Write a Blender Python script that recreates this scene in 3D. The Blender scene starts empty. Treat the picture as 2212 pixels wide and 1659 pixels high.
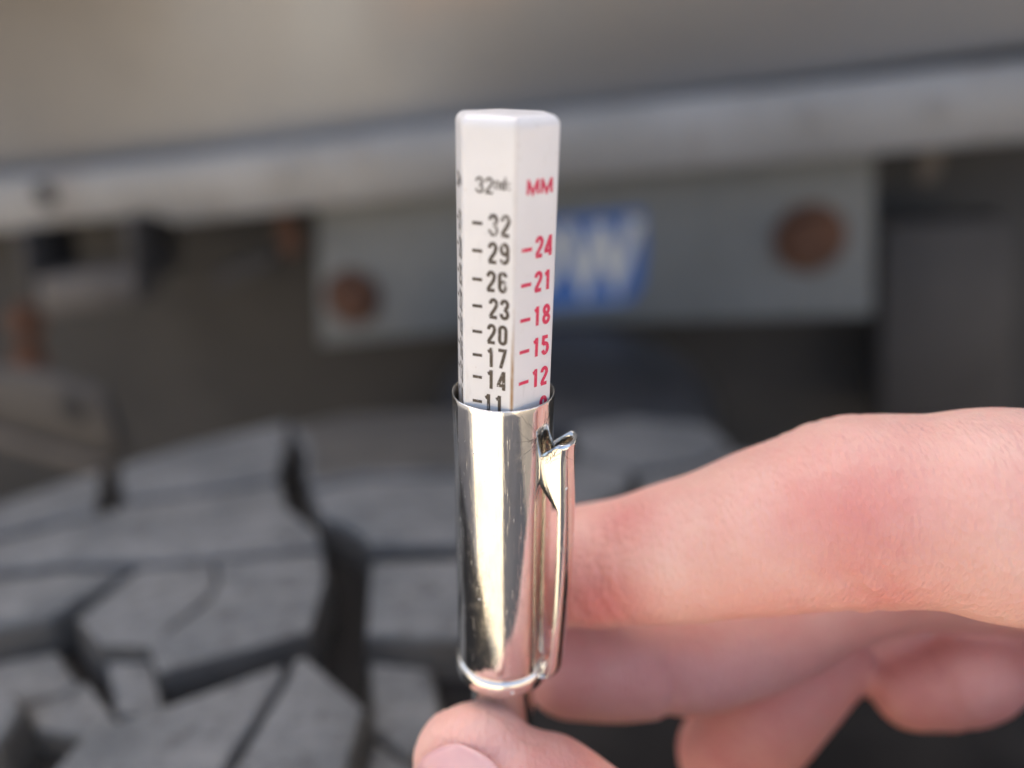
import bpy, bmesh, math, random
import numpy as np
from math import sin, cos, pi, radians, sqrt, atan2
from mathutils import Vector, Matrix

random.seed(7)
rng = np.random.default_rng(7)
S = bpy.context.scene
COL = S.collection

# ------------------------------------------------------------------ camera
PITCH = radians(23.4)
FPX = 1680.0                                   # focal length in pixels of a 2212 px wide frame
CAM = np.array([0.0, 0.0, 0.90])
FWD = np.array([0.0, cos(PITCH), -sin(PITCH)])
UP = np.array([0.0, sin(PITCH), cos(PITCH)])
RGT = np.array([1.0, 0.0, 0.0])
cd = bpy.data.cameras.new('camera')
cam = bpy.data.objects.new('camera', cd)
COL.objects.link(cam)
cam.location = CAM
cam.rotation_euler = (pi / 2 - PITCH, 0, 0)
cd.sensor_width = 36.0
cd.lens = 36.0 * FPX / 2212.0
cd.clip_start = 0.004
cd.clip_end = 500
cd.dof.use_dof = True
cd.dof.focus_distance = 0.0688
cd.dof.aperture_fstop = cd.lens / 3.1           # an opening 3.1 mm wide
S.camera = cam

# ------------------------------------------------------------------ light
SUN_EL = radians(58)
w = bpy.data.worlds.new('World'); S.world = w; w.use_nodes = True
nt = w.node_tree; nt.nodes.clear()
sky = nt.nodes.new('ShaderNodeTexSky'); sky.sky_type = 'NISHITA'; sky.sun_disc = False
sky.sun_elevation = SUN_EL; sky.sun_rotation = 0.0; sky.air_density = 0.58; sky.dust_density = 6.0; sky.ozone_density = 0.0
bg = nt.nodes.new('ShaderNodeBackground'); bg.inputs[1].default_value = 0.15
wo = nt.nodes.new('ShaderNodeOutputWorld')
tn = nt.nodes.new('ShaderNodeMix'); tn.data_type = 'RGBA'; tn.blend_type = 'MULTIPLY'; tn.inputs[0].default_value = 1.0
tn.inputs[7].default_value = (1.0, .992, .945, 1)   # the camera's shade white balance
nt.links.new(sky.outputs[0], tn.inputs[6]); nt.links.new(tn.outputs[2], bg.inputs[0]); nt.links.new(bg.outputs[0], wo.inputs[0])
sd = bpy.data.lights.new('sun', 'SUN'); sd.energy = 3.4; sd.angle = radians(0.5); sd.color = (1.0, 0.95, 0.87)
sun = bpy.data.objects.new('sun', sd); COL.objects.link(sun)
sun.rotation_euler = (-(pi / 2 - SUN_EL), 0, 0); sun.location = (0, 3, 4)
S.view_settings.view_transform = 'Standard'; S.view_settings.look = 'None'
S.view_settings.gamma = 1.0; S.view_settings.exposure = 1.85
S.cycles.use_denoising = True
S.cycles.max_bounces = 10; S.cycles.diffuse_bounces = 5; S.cycles.glossy_bounces = 6
S.cycles.sample_clamp_indirect = 8.0

# ------------------------------------------------------------------ helpers
def at(px, py, d):
    return CAM + d * FWD + (px - 1106) / FPX * d * RGT - (py - 829.5) / FPX * d * UP

def ray(px, py):
    v = FWD + (px - 1106) / FPX * RGT - (py - 829.5) / FPX * UP
    return v / np.linalg.norm(v)

def link(name, me, mat=None, parent=None, smooth=True):
    o = bpy.data.objects.new(name, me)
    COL.objects.link(o)
    if mat is not None:
        for m in (mat if isinstance(mat, (list, tuple)) else [mat]):
            me.materials.append(m)
    if smooth:
        me.polygons.foreach_set('use_smooth', [True] * len(me.polygons))
        me.update()
    if parent is not None:
        o.parent = parent
    return o

def mesh(name, verts, faces):
    me = bpy.data.meshes.new(name)
    me.from_pydata([tuple(map(float, v)) for v in verts], [], [tuple(f) for f in faces])
    me.validate(); me.update()
    return me

def from_bm(name, bm):
    me = bpy.data.meshes.new(name)
    bm.normal_update(); bm.to_mesh(me); bm.free()
    return me

def empty(name, loc, label, cat, group=None):
    o = bpy.data.objects.new(name, None); COL.objects.link(o)
    o.location = tuple(map(float, loc)); o.empty_display_size = 0.01
    o['label'] = label; o['category'] = cat
    if group: o['group'] = group
    return o

def sharp(o, ang=35):
    me = o.data
    me.polygons.foreach_set('use_smooth', [True] * len(me.polygons))
    me.set_sharp_from_angle(angle=radians(ang))

class NT:
    """short-hand for building one material"""
    def __init__(s, name):
        s.m = bpy.data.materials.new(name); s.m.use_nodes = True
        s.t = s.m.node_tree; s.b = s.t.nodes['Principled BSDF']
        s.co = s.n('ShaderNodeTexCoord').outputs['Object']
    def n(s, ty, **kw):
        x = s.t.nodes.new(ty)
        for k, v in kw.items(): setattr(x, k, v)
        return x
    def l(s, a, b): s.t.links.new(a, b)
    def noise(s, scale, detail=4, rough=.55, stretch=None, off=0):
        mp = s.n('ShaderNodeMapping'); s.l(s.co, mp.inputs[0])
        mp.inputs['Location'].default_value = (off, off * .7, off * 1.3)
        if stretch: mp.inputs['Scale'].default_value = stretch
        x = s.n('ShaderNodeTexNoise'); x.inputs['Scale'].default_value = scale
        x.inputs['Detail'].default_value = detail; x.inputs['Roughness'].default_value = rough
        s.l(mp.outputs[0], x.inputs['Vector'])
        return x.outputs['Fac']
    def ramp(s, fac, p0, p1, c0=(0, 0, 0, 1), c1=(1, 1, 1, 1)):
        x = s.n('ShaderNodeValToRGB')
        e = x.color_ramp.elements
        e[0].position = p0; e[1].position = p1
        e[0].color = c0 if len(c0) == 4 else (*c0, 1); e[1].color = c1 if len(c1) == 4 else (*c1, 1)
        s.l(fac, x.inputs[0]); return x.outputs[0]
    def mix(s, fac, a, b, mode='MIX'):
        x = s.n('ShaderNodeMix', data_type='RGBA', blend_type=mode)
        for sock, v in ((x.inputs[0], fac), (x.inputs[6], a), (x.inputs[7], b)):
            if hasattr(v, 'links') or hasattr(v, 'is_linked'): s.l(v, sock)
            elif isinstance(v, (int, float)): sock.default_value = v
            else: sock.default_value = (*v, 1) if len(v) == 3 else v
        return x.outputs[2]
    def math(s, op, a, b=0.0):
        x = s.n('ShaderNodeMath', operation=op)
        for i, v in enumerate((a, b)):
            if isinstance(v, (int, float)): x.inputs[i].default_value = v
            else: s.l(v, x.inputs[i])
        return x.outputs[0]
    def bump(s, h, strength, dist, prev=None):
        x = s.n('ShaderNodeBump'); x.inputs['Strength'].default_value = strength
        x.inputs['Distance'].default_value = dist; s.l(h, x.inputs['Height'])
        if prev is not None: s.l(prev, x.inputs['Normal'])
        return x.outputs[0]
    def set(s, key, v):
        sock = s.b.inputs[key]
        if hasattr(v, 'is_linked'): s.l(v, sock)
        elif isinstance(v, (int, float)): sock.default_value = v
        else: sock.default_value = (*v, 1) if len(v) == 3 else v
        return s

# ------------------------------------------------------------------ materials
def mat_plain(name, c0, c1, rough, scale, metal=0.0, bump=0.0, spec=0.5):
    k = NT(name)
    n1 = k.noise(scale, 5); n2 = k.noise(scale * 7, 3, off=3)
    c = k.mix(k.ramp(n1, .35, .65), c0, c1)
    c = k.mix(k.math('MULTIPLY', k.ramp(n2, .5, .75), .35), c, tuple(x * .6 for x in c0))
    k.set('Base Color', c).set('Roughness', rough).set('Metallic', metal)
    k.b.inputs['Specular IOR Level'].default_value = spec
    if bump: k.set('Normal', k.bump(n2, .5, bump))
    return k.m

M = {}
M['ground'] = mat_plain('concrete', (.36, .305, .225), (.42, .36, .27), .9, 3.0, bump=.003)
M['dark_ground'] = mat_plain('dark_ground', (.080, .078, .080), (.105, .102, .104), .9, 6.0, bump=.003)  # for the added sheet that darkens reflections in the chrome
M['dark_paint'] = mat_plain('dusty_dark_paint', (.030, .028, .025), (.046, .042, .037), .65, 14)
M['post_paint'] = mat_plain('brown_grey_paint', (.046, .040, .035), (.066, .058, .051), .6, 16)
M['plate'] = mat_plain('grey_green_paint', (.16, .168, .160), (.195, .204, .195), .45, 10)
M['rail'] = mat_plain('weathered_aluminium', (.25, .24, .225), (.31, .30, .285), .45, 12, metal=.12)
k = NT('weathered_rail')
a = k.noise(14, 5); b = k.noise(26, 5, .65, stretch=(1, 1, .35), off=6)
c = k.mix(k.ramp(a, .35, .65), (.24, .235, .22), (.31, .305, .29))
c = k.mix(k.math('MULTIPLY', k.ramp(b, .56, .72), .55), c, (.17, .125, .085))
k.set('Base Color', c).set('Roughness', .45).set('Metallic', .12)
M['rail_face'] = k.m
M['rust'] = mat_plain('rust', (.095, .042, .022), (.15, .066, .032), .85, 70, bump=.0006)
M['tan_paint'] = mat_plain('dusty_tan_metal', (.105, .088, .072), (.15, .126, .102), .6, 30)
M['hole'] = mat_plain('dark_recess', (.02, .019, .018), (.03, .028, .026), .8, 30)
M['bellows'] = mat_plain('black_bellows_rubber', (.014, .0145, .016), (.022, .0225, .025), .5, 40)
M['sticker_blue'] = mat_plain('blue_vinyl', (.06, .16, .42), (.075, .18, .46), .4, 60)
M['sticker_pale'] = mat_plain('pale_blue_vinyl', (.20, .30, .50), (.24, .34, .53), .4, 60)
M['sticker_cream'] = mat_plain('cream_vinyl', (.70, .68, .58), (.78, .76, .66), .4, 60)
M['steel_hub'] = mat_plain('wheel_steel', (.3, .3, .3), (.38, .38, .37), .4, 20, metal=.6)

# panel: bare metal, blurred reflections of the surroundings painted in as soft patches
k = NT('sheet_metal_painted_reflections')
a = k.noise(2.6, 2, off=5.3); b = k.noise(5.5, 3, off=1.7); g = k.noise(30, 5, stretch=(1, 1, .25))
c = k.mix(k.ramp(a, .38, .62), (.19, .195, .20), (.24, .25, .26))
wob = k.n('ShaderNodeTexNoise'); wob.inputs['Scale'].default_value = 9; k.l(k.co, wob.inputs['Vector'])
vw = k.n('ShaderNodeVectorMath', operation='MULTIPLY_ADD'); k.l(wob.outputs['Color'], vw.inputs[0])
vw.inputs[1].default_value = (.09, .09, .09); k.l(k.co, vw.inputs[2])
def reflection_patch(c, ctr, rad, colour, amount):  # soft colour patch standing in for a blurred reflection
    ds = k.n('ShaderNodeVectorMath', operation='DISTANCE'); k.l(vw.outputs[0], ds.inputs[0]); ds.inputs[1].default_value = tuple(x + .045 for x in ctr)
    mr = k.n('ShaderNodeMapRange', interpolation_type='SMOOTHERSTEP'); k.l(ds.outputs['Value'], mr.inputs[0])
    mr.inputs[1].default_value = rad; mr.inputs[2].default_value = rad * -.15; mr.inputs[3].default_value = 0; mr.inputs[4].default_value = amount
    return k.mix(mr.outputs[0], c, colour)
c = reflection_patch(c, (-0.426, 0.01, 0.896), 0.27, (.075, .062, .046), .95)
c = reflection_patch(c, (-0.127, 0.001, 0.875), 0.10, (.44, .30, .195), .8)
c = reflection_patch(c, (-0.23, 0.011, 0.898), 0.13, (.37, .385, .385), .85)
c = reflection_patch(c, (0.01, 0.017, 0.911), 0.15, (.25, .225, .17), .7)
c = reflection_patch(c, (0.22, 0.017, 0.911), 0.14, (.22, .21, .20), .6)
c = k.mix(k.math('MULTIPLY', k.ramp(g, .45, .75), .2), c, (.20, .175, .145))
k.set('Base Color', c).set('Metallic', .42).set('Roughness', k.ramp(b, .3, .8, (.34,) * 3, (.5,) * 3))
M['panel'] = k.m

# tread rubber: black, dusted grey, faint moulding grain
k = NT('tread_rubber')
a = k.noise(38, 6, .65); b = k.noise(800, 4, .7, off=2); d_ = k.noise(170, 5, .65, stretch=(.30, 1.6, 1.6), off=4); e_ = k.noise(330, 4, .7, off=9)
c = k.mix(k.ramp(a, .34, .66), (.112, .118, .120), (.190, .193, .190))
c = k.mix(k.math('MULTIPLY', k.ramp(d_, .50, .70), .55), c, (.27, .27, .26))
c = k.mix(k.math('MULTIPLY', k.ramp(e_, .52, .66), .7), c, (.060, .058, .056))
k.set('Base Color', c).set('Roughness', .78)
k.b.inputs['Specular IOR Level'].default_value = .3
k.set('Normal', k.bump(b, .8, .0005, k.bump(d_, .6, .0012)))
M['tread'] = k.m
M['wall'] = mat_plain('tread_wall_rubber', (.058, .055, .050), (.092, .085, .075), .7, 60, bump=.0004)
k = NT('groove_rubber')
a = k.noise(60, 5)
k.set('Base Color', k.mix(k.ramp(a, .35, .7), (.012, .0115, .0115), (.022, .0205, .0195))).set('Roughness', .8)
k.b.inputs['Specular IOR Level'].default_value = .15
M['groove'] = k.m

# chrome with fine rub marks, dust and tarnish
k = NT('worn_chrome')
sm = k.noise(260, 5, .65, stretch=(1, 1, .35)); sc = k.noise(2600, 3, .7, stretch=(1, 1, .12), off=2)
sc2 = k.noise(1800, 2, .6, stretch=(.5, .5, 1.2), off=7)
vor = k.n('ShaderNodeTexVoronoi'); vor.inputs['Scale'].default_value = 420; k.l(k.co, vor.inputs['Vector'])
wn = k.n('ShaderNodeTexWhiteNoise', noise_dimensions='3D'); k.l(vor.outputs['Position'], wn.inputs['Vector'])
spec_ = k.math('MULTIPLY', k.math('LESS_THAN', vor.outputs['Distance'], .09), k.math('GREATER_THAN', wn.outputs[0], .72))
col = k.mix(k.ramp(sm, .5, .8), (.85, .835, .795), (.66, .63, .58))
col = k.mix(spec_, col, (.75, .73, .70))
k.set('Base Color', col)
k.set('Metallic', k.math('SUBTRACT', 1.0, spec_))
hz = k.noise(1700, 4, .75, stretch=(1, 1, .5), off=12)
ro = k.math('ADD', k.math('ADD', k.math('MULTIPLY', k.ramp(sm, .40, .75), .09), k.math('MULTIPLY', k.ramp(hz, .5, .7), .14)), .05)
def scratch(rot, off):
    mp = k.n('ShaderNodeMapping'); mp.inputs['Rotation'].default_value = rot; mp.inputs['Scale'].default_value = (1, 1, .03)
    mp.inputs['Location'].default_value = (off, off, off); k.l(k.co, mp.inputs[0])
    x = k.n('ShaderNodeTexNoise'); x.inputs['Scale'].default_value = 11000; x.inputs['Detail'].default_value = 1; k.l(mp.outputs[0], x.inputs['Vector'])
    return k.ramp(x.outputs['Fac'], .70, .76)
scr = k.math('MAXIMUM', k.math('MAXIMUM', scratch((.5, .3, 0), .1), scratch((-.35, .9, 0), .7)), scratch((0.1, -.6, 0), .4))
ro = k.math('ADD', ro, k.math('MULTIPLY', scr, .16))
k.set('Roughness', k.math('ADD', ro, k.math('MULTIPLY', spec_, .6)))
k.set('Normal', k.bump(scr, .2, .00002, k.bump(sc2, .10, .00002, k.bump(sc, .22, .00002))))
M['chrome'] = k.m
k = NT('dull_steel_inside')
k.set('Base Color', k.mix(k.ramp(k.noise(300, 4), .4, .7), (.32, .29, .25), (.16, .14, .115))).set('Metallic', .8).set('Roughness', .45)
M['inner_steel'] = k.m

# white plastic of the bar
k = NT('white_plastic')
a = k.noise(130, 4); b = k.noise(1500, 3, .7, off=5); st = k.noise(420, 4, .7, stretch=(1, 1, .3), off=9)
c = k.mix(k.ramp(a, .35, .7), (.80, .79, .775), (.74, .73, .715))
c = k.mix(k.math('MULTIPLY', k.ramp(b, .66, .74), .35), c, (.42, .34, .26))
at_ = k.n('ShaderNodeAttribute', attribute_name='grime')
gm = k.math('MULTIPLY', at_.outputs['Fac'], k.ramp(st, .34, .60))
c = k.mix(gm, c, (.36, .20, .07))
corn = k.noise(900, 3, .65, stretch=(1, 1, .25), off=15)
c = k.mix(k.math('MULTIPLY', k.ramp(corn, .60, .75), .35), c, (.56, .54, .51))
k.set('Base Color', c).set('Roughness', .33)
k.b.inputs['Subsurface Weight'].default_value = .15
k.b.inputs['Subsurface Radius'].default_value = (.0008, .0008, .0007)
k.b.inputs['Subsurface Scale'].default_value = 1.0
k.set('Normal', k.bump(b, .12, .00003))
M['bar'] = k.m

def ink(name, c0, c1, thr):
    k = NT(name)
    a = k.noise(5200, 3, .75); b = k.noise(700, 3, .6, off=4)
    sc = k.noise(3800, 2, .6, stretch=(1, 1, .12), off=8)
    c = k.mix(k.ramp(b, .35, .65), c0, c1)
    wear = k.math('MAXIMUM', k.ramp(a, thr, thr + .05), k.ramp(sc, thr + .01, thr + .06))
    at_ = k.n('ShaderNodeAttribute', attribute_name='wear')
    wear = k.math('MAXIMUM', k.math('MULTIPLY', wear, .75), k.ramp(k.math('ADD', a, k.math('MULTIPLY', at_.outputs['Fac'], .30)), .64, .70))
    c = k.mix(wear, c, (.74, .73, .71))
    k.set('Base Color', c).set('Roughness', .5)
    return k.m
M['ink_black'] = ink('brown_black_ink', (.050, .038, .028), (.090, .068, .050), .655)
M['ink_red'] = ink('red_ink', (.72, .030, .095), (.64, .040, .10), .70)

# skin
k = NT('skin')
rd = k.n('ShaderNodeAttribute', attribute_name='redness').outputs['Fac']
a = k.noise(120, 5, .6); b = k.noise(420, 4, .6, off=3)
base = k.mix(k.ramp(a, .32, .68), (.79, .49, .41), (.735, .405, .335))
base = k.mix(k.math('MULTIPLY', k.ramp(b, .45, .75), .25), base, (.81, .58, .47))
r2 = k.math('MULTIPLY', rd, k.ramp(a, .2, .75, (.75,) * 3, (1.15, 1.15, 1.15)))
base = k.mix(r2, base, (.64, .19, .17))
k.set('Base Color', base).set('Roughness', .50)
k.b.inputs['Specular IOR Level'].default_value = .42
k.b.inputs['Subsurface Weight'].default_value = .35
k.b.inputs['Subsurface Radius'].default_value = (1.0, .36, .2)
k.b.inputs['Subsurface Scale'].default_value = .0015
v1 = k.n('ShaderNodeTexVoronoi'); v1.inputs['Scale'].default_value = 1500
mp = k.n('ShaderNodeMapping'); mp.inputs['Scale'].default_value = (1.3, .8, .8); k.l(k.co, mp.inputs[0]); k.l(mp.outputs[0], v1.inputs['Vector'])
fine = k.noise(1500, 3, .6, stretch=(1.6, .35, .35), off=1)
k.set('Normal', k.bump(fine, .5, .00033, k.bump(v1.outputs['Distance'], .5, .00028)))
M['skin'] = k.m
k = NT('nail')
k.set('Base Color', k.mix(k.ramp(k.noise(300, 3), .35, .65), (.74, .44, .41), (.69, .39, .375))).set('Roughness', .3)
k.b.inputs['Subsurface Weight'].default_value = .25
k.b.inputs['Subsurface Radius'].default_value = (1, .4, .3); k.b.inputs['Subsurface Scale'].default_value = .0015
M['nail'] = k.m
M['lint'] = mat_plain('dark_lint', (.03, .028, .027), (.05, .046, .042), .8, 400)

GZ = 0.1063                                         # height of the yard
# ------------------------------------------------------------------ ground
gd = mesh('ground', [(-60, -60, GZ), (60, -60, GZ), (60, 60, GZ), (-60, 60, GZ)], [(0, 1, 2, 3)])
g_o = link('ground', gd, M['ground'], smooth=False); g_o['kind'] = 'structure'
g_o['label'] = 'pale tan concrete yard under the truck'
ap = mesh('dark_ground_sheet', [(x_, y_, GZ + .004) for x_, y_ in ((.02, -40), (.95, -40), (.95, -.40), (40, -.40), (40, 40), (-40, 40), (-40, -.40), (.02, -.40))], [(0, 1, 2, 3, 4, 5, 6, 7)])  # made-up sheet, out of view, there to darken what the chrome reflects
a_o = link('dark_ground_sheet', ap, M['dark_ground'], smooth=False); a_o['kind'] = 'structure'
a_o['label'] = 'added dark ground sheet, unseen, darkens the reflections in the chrome'

# ------------------------------------------------------------------ truck body behind the tyre
TLOC = np.array([0.1, 0.5, GZ])
class Plane:
    """an upright plane facing the tyre, turned a little about the vertical"""
    def __init__(s, p0, yaw):
        s.p0 = np.array(p0); y = radians(yaw)
        s.n = np.array([sin(y), -cos(y), 0.0])        # towards the viewer's side
        s.u = np.array([cos(y), sin(y), 0.0])
    def hit(s, px, py):
        d = ray(px, py); k = ((s.p0 - CAM) @ s.n) / (d @ s.n)
        return CAM + k * d
    def uz(s, px, py):
        q = s.hit(px, py) - s.p0
        return q @ s.u, q[2] + s.p0[2]
    def pt(s, u, z, out=0.0):
        q = s.p0 + u * s.u + out * s.n
        return np.array([q[0], q[1], z]) - TLOC

def prism(name, pl, pts_uz, out, thick, mat, parent, bevel=0.0, seg=2):
    """polygon in the plane (u, z), its face 'out' in front of the plane and 'thick' deep"""
    bm = bmesh.new()
    fr = [bm.verts.new(pl.pt(u_, z_, out)) for u_, z_ in pts_uz]
    bk = [bm.verts.new(pl.pt(u_, z_, out - thick)) for u_, z_ in pts_uz]
    n = len(fr)
    bm.faces.new(fr); bm.faces.new(bk[::-1])
    for i in range(n):
        j = (i + 1) % n
        bm.faces.new((fr[j], fr[i], bk[i], bk[j]))
    bmesh.ops.recalc_face_normals(bm, faces=bm.faces)
    if bevel:
        bmesh.ops.bevel(bm, geom=list(bm.edges), offset=bevel, segments=seg, profile=.5, affect='EDGES', clamp_overlap=True)
    o = link(name, from_bm(name, bm), mat, parent)
    sharp(o, 40)
    return o

truck = empty('truck', TLOC, 'parked truck body with pale metal rail, side panel with painted-in reflections and bolted grey plate', 'truck')
PR = Plane(at(1106, 300, .44), -10)
PP = Plane(at(1106, 300, .44) - .030 * PR.n, -10)
PM = Plane(at(1200, 560, .505), -8)
PB = Plane(at(1106, 600, .60), -8)
PL = Plane(at(250, 560, .52), -10)

def px(pl, pts): return [pl.uz(*p) for p in pts]

rail = prism('bottom_rail', PR, px(PR, [(-420, 428), (340, 350), (1106, 255), (2700, 82), (2700, 262), (2212, 306), (1214, 391), (987, 416), (384, 484), (352, 476), (318, 464), (0, 501), (-420, 541)]), 0, .034, M['rail_face'], truck, .0022)
# panel above it, carried up unseen; deck and tall box added for shade
bl, br = PP.uz(-900, 500), PP.uz(3300, 20)
mid = [PP.uz(1106, 256), PP.uz(2212, 106)]
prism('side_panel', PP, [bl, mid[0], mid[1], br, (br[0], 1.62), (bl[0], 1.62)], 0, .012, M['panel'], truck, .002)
prism('sun_gap_filler', PP, [(bl[0], bl[1] - .03), (mid[0][0], mid[0][1] - .03), (mid[1][0], mid[1][1] - .03), (br[0], br[1] - .03), (br[0], br[1] + .05), (mid[1][0], mid[1][1] + .05), (mid[0][0], mid[0][1] + .05), (bl[0], bl[1] + .05)], -.016, .01, M['dark_paint'], truck)  # added filler strip, stops sun shining through the gap over the rail
prism('side_panel', PP, [(bl[0] - 1.2, .80), (bl[0] - .002, .80), (bl[0] - .002, 1.62), (bl[0] - 1.2, 1.62)], 0, .012, M['panel'], truck, .002)  # unseen left extension, carried up to the shade deck
prism('side_panel', PP, [(br[0] + .002, .95), (br[0] + 2.0, .95), (br[0] + 2.0, 1.62), (br[0] + .002, 1.62)], 0, .012, M['panel'], truck, .002)  # unseen right extension, carried up to the shade deck
prism('shade_deck', PP, [(bl[0] - 1.2, 1.623), (br[0] + 2.0, 1.623), (br[0] + 2.0, 1.643), (bl[0] - 1.2, 1.643)], 0, 1.6, M['rail'], truck, .002)  # unseen, added to keep the gauge in shade
prism('shade_box', PP, [(-.03, 1.646), (br[0] + 2.0, 1.646), (br[0] + 2.0, 3.9), (-.03, 3.9)], -.01, 1.5, M['rail'], truck, .01)  # unseen, added to shadow the ground on the right
# rivets and stains along the rail
def disc(name, pl, cpx, cpy, rad, out, h, mat, parent, n=20, dome=.3, rot=0.0):
    u0, z0 = pl.uz(cpx, cpy)
    bm = bmesh.new(); rings = []
    prof = [(rad, 0), (rad, h * .7), (rad * .9, h), (rad * dome, h * 1.08)]
    for r_, o_ in prof:
        rings.append([bm.verts.new(pl.pt(u0 + r_ * cos(rot + 2 * pi * i / n), z0 + r_ * sin(rot + 2 * pi * i / n), out + o_)) for i in range(n)])
    for a_, b_ in zip(rings, rings[1:]):
        for i in range(n):
            bm.faces.new((a_[i], a_[(i + 1) % n], b_[(i + 1) % n], b_[i]))
    bm.faces.new(rings[-1])
    bmesh.ops.recalc_face_normals(bm, faces=bm.faces)
    o = link(name, from_bm(name, bm), mat, parent); sharp(o, 40); return o
for p in [(600, 372), (790, 338), (1755, 245), (2035, 228)]:
    disc('rivet', PR, *p, .0052, 0, .0018, M['rail'], rail)
hole = disc('bolt_hole', PR, 98, 420, .0085, -.0006, .001, M['hole'], rail)

plate = prism('mounting_plate', PM, px(PM, [(678, 330), (1892, 240), (1888, 684), (1210, 702), (690, 746)]), 0, .012, M['plate'], truck, .0025)
def bolt(cx, cy, r_, parent, pl, name='bolt'):
    wsh = disc(name, pl, cx, cy, r_, 0.0002, .0022, M['rust'], parent, 28, .6)
    u0, z0 = pl.uz(cx, cy)
    bm = bmesh.new(); R_ = r_ * .80; rot = random.random()
    v = [[], [], []]
    for lv, (rr, oo) in enumerate([(R_, .0022), (R_, .0095), (R_ * .84, .0115)]):
        for i in range(6):
            v[lv].append(bm.verts.new(pl.pt(u0 + rr * cos(rot + i * pi / 3), z0 + rr * sin(rot + i * pi / 3), oo)))
    for lv in (0, 1):
        for i in range(6):
            bm.faces.new((v[lv][i], v[lv][(i + 1) % 6], v[lv + 1][(i + 1) % 6], v[lv + 1][i]))
    bm.faces.new(v[2]); bmesh.ops.recalc_face_normals(bm, faces=bm.faces)
    h = link('bolt_head', from_bm('bolt_head', bm), M['rust'], wsh if parent is truck else parent); sharp(h, 30)
    return wsh
bolt(763, 641, .0197, plate, PM); bolt(1748, 514, .0215, plate, PM)

# blue sticker with its cream lettering
stk = prism('sticker', PM, px(PM, [(1028, 488), (1390, 452), (1394, 520), (1386, 615), (1362, 650), (1034, 684)]), .0008, .0008, M['sticker_blue'], plate)
prism('sticker_band', PM, px(PM, [(1040, 668), (1345, 640), (1340, 654), (1040, 681)]), .0012, .0004, M['sticker_pale'], plate)

def ribbon2(pts, wd, closed=False):
    """outline of a stroke: left and right offsets with mitred joints"""
    P_ = [np.array(p, float) for p in pts]; n = len(P_); L, R = [], []
    for i in range(n):
        if closed:
            a_, b_ = P_[i] - P_[i - 1], P_[(i + 1) % n] - P_[i]
        else:
            a_ = P_[i] - P_[i - 1] if i else P_[1] - P_[0]
            b_ = P_[i + 1] - P_[i] if i < n - 1 else a_
        a_ = a_ / np.linalg.norm(a_); b_ = b_ / np.linalg.norm(b_)
        na, nb = np.array([-a_[1], a_[0]]), np.array([-b_[1], b_[0]])
        m = na + nb; m = m / max(1e-9, np.linalg.norm(m)); m = m / max(.45, m @ na)
        L.append(P_[i] + m * wd / 2); R.append(P_[i] - m * wd / 2)
    return L, R

def arc(cx, cy, rx, ry, a0, a1, n=10):
    return [(cx + rx * cos(radians(a0 + (a1 - a0) * i / n)), cy + ry * sin(radians(a0 + (a1 - a0) * i / n))) for i in range(n + 1)]

def letters_on_plane(name, pl, strokes, wpx, out, mat, parent):
    vs, fs = [], []
    for si, (pts, closed) in enumerate(strokes):
        L, R = ribbon2([(x, y) for x, y in pts], wpx, closed)
        n = len(L); b0 = len(vs)
        for q in L + R:
            u_, z_ = pl.uz(*q); vs.append(pl.pt(u_, z_, out + .0001 * si))
        for i in range(n if closed else n - 1):
            j = (i + 1) % n
            fs.append((b0 + i, b0 + j, b0 + n + j, b0 + n + i))
    o = link(name, mesh(name, vs, fs), mat, parent, smooth=False)
    md = o.modifiers.new('thick', 'SOLIDIFY'); md.thickness = .0003
    return o
letters_on_plane('lettering', PM, [([(1222, 486), (1262, 612), (1303, 488)], False), ([(1293, 486), (1332, 606), (1372, 472)], False)], 34, .0016, M['sticker_cream'], plate)
letters_on_plane('lettering', PM, [(arc(1150, 560, 46, 58, 0, 352, 22), True)], 34, .0016, M['sticker_cream'], plate)

# dark frame behind, bracket and brackets' rust at the left, post at the right
prism('frame_beam', PB, px(PB, [(-900, 300), (3200, 200), (3200, 1300), (-900, 1400)]), 0, .08, M['dark_paint'], truck, .003)
prism('frame_post', Plane(at(2050, 650, .50), -8), px(Plane(at(2050, 650, .50), -8), [(1905, 482), (2192, 470), (2196, 960), (1900, 960)]), 0, .03, M['post_paint'], truck, .004)
PT = Plane(at(2000, 360, .455), -8)
prism('bracket_tab', PT, px(PT, [(1995, 300), (2045, 300), (2030, 372), (2005, 405), (1988, 400)]), 0, .006, M['tan_paint'], truck, .002)
prism('bracket_tab', PT, px(PT, [(1820, 318), (1880, 314), (1878, 372), (1850, 380)]), 0, .005, M['rust'], truck, .0015)
br_o = prism('hanger_bracket', PL, px(PL, [(118, 585), (331, 566), (333, 640), (126, 668)]), .02, .030, M['tan_paint'], truck, .004)
prism('bracket_side', PL, px(PL, [(296, 462), (318, 458), (336, 600), (318, 604)]), .018, .05, M['post_paint'], br_o, .002)
prism('bracket_side', PL, px(PL, [(70, 492), (88, 490), (120, 640), (104, 646)]), .018, .05, M['post_paint'], br_o, .002)
prism('brace', PL, px(PL, [(415, 610), (560, 562), (560, 596), (424, 648)]), -.02, .012, M['post_paint'], truck, .003)
prism('brace', PL, px(PL, [(565, 470), (596, 466), (624, 560), (590, 572)]), -.015, .012, M['rust'], truck, .003)
bolt(62, 690, .0135, truck, PL); bolt(70, 765, .0125, truck, PL)
PF = Plane(at(100, 900, .40), -14)
fl = prism('mudguard_stay', PF, px(PF, [(-500, 780), (60, 800), (215, 850), (262, 990), (232, 1008), (-60, 930), (-500, 860)]), 0, .008, M['post_paint'], truck, .003)
prism('mudguard_edge', PF, px(PF, [(-500, 862), (-60, 932), (232, 1010), (240, 992), (-55, 908), (-500, 838)]), .006, .0055, M['tan_paint'], fl, .0015)
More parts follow.
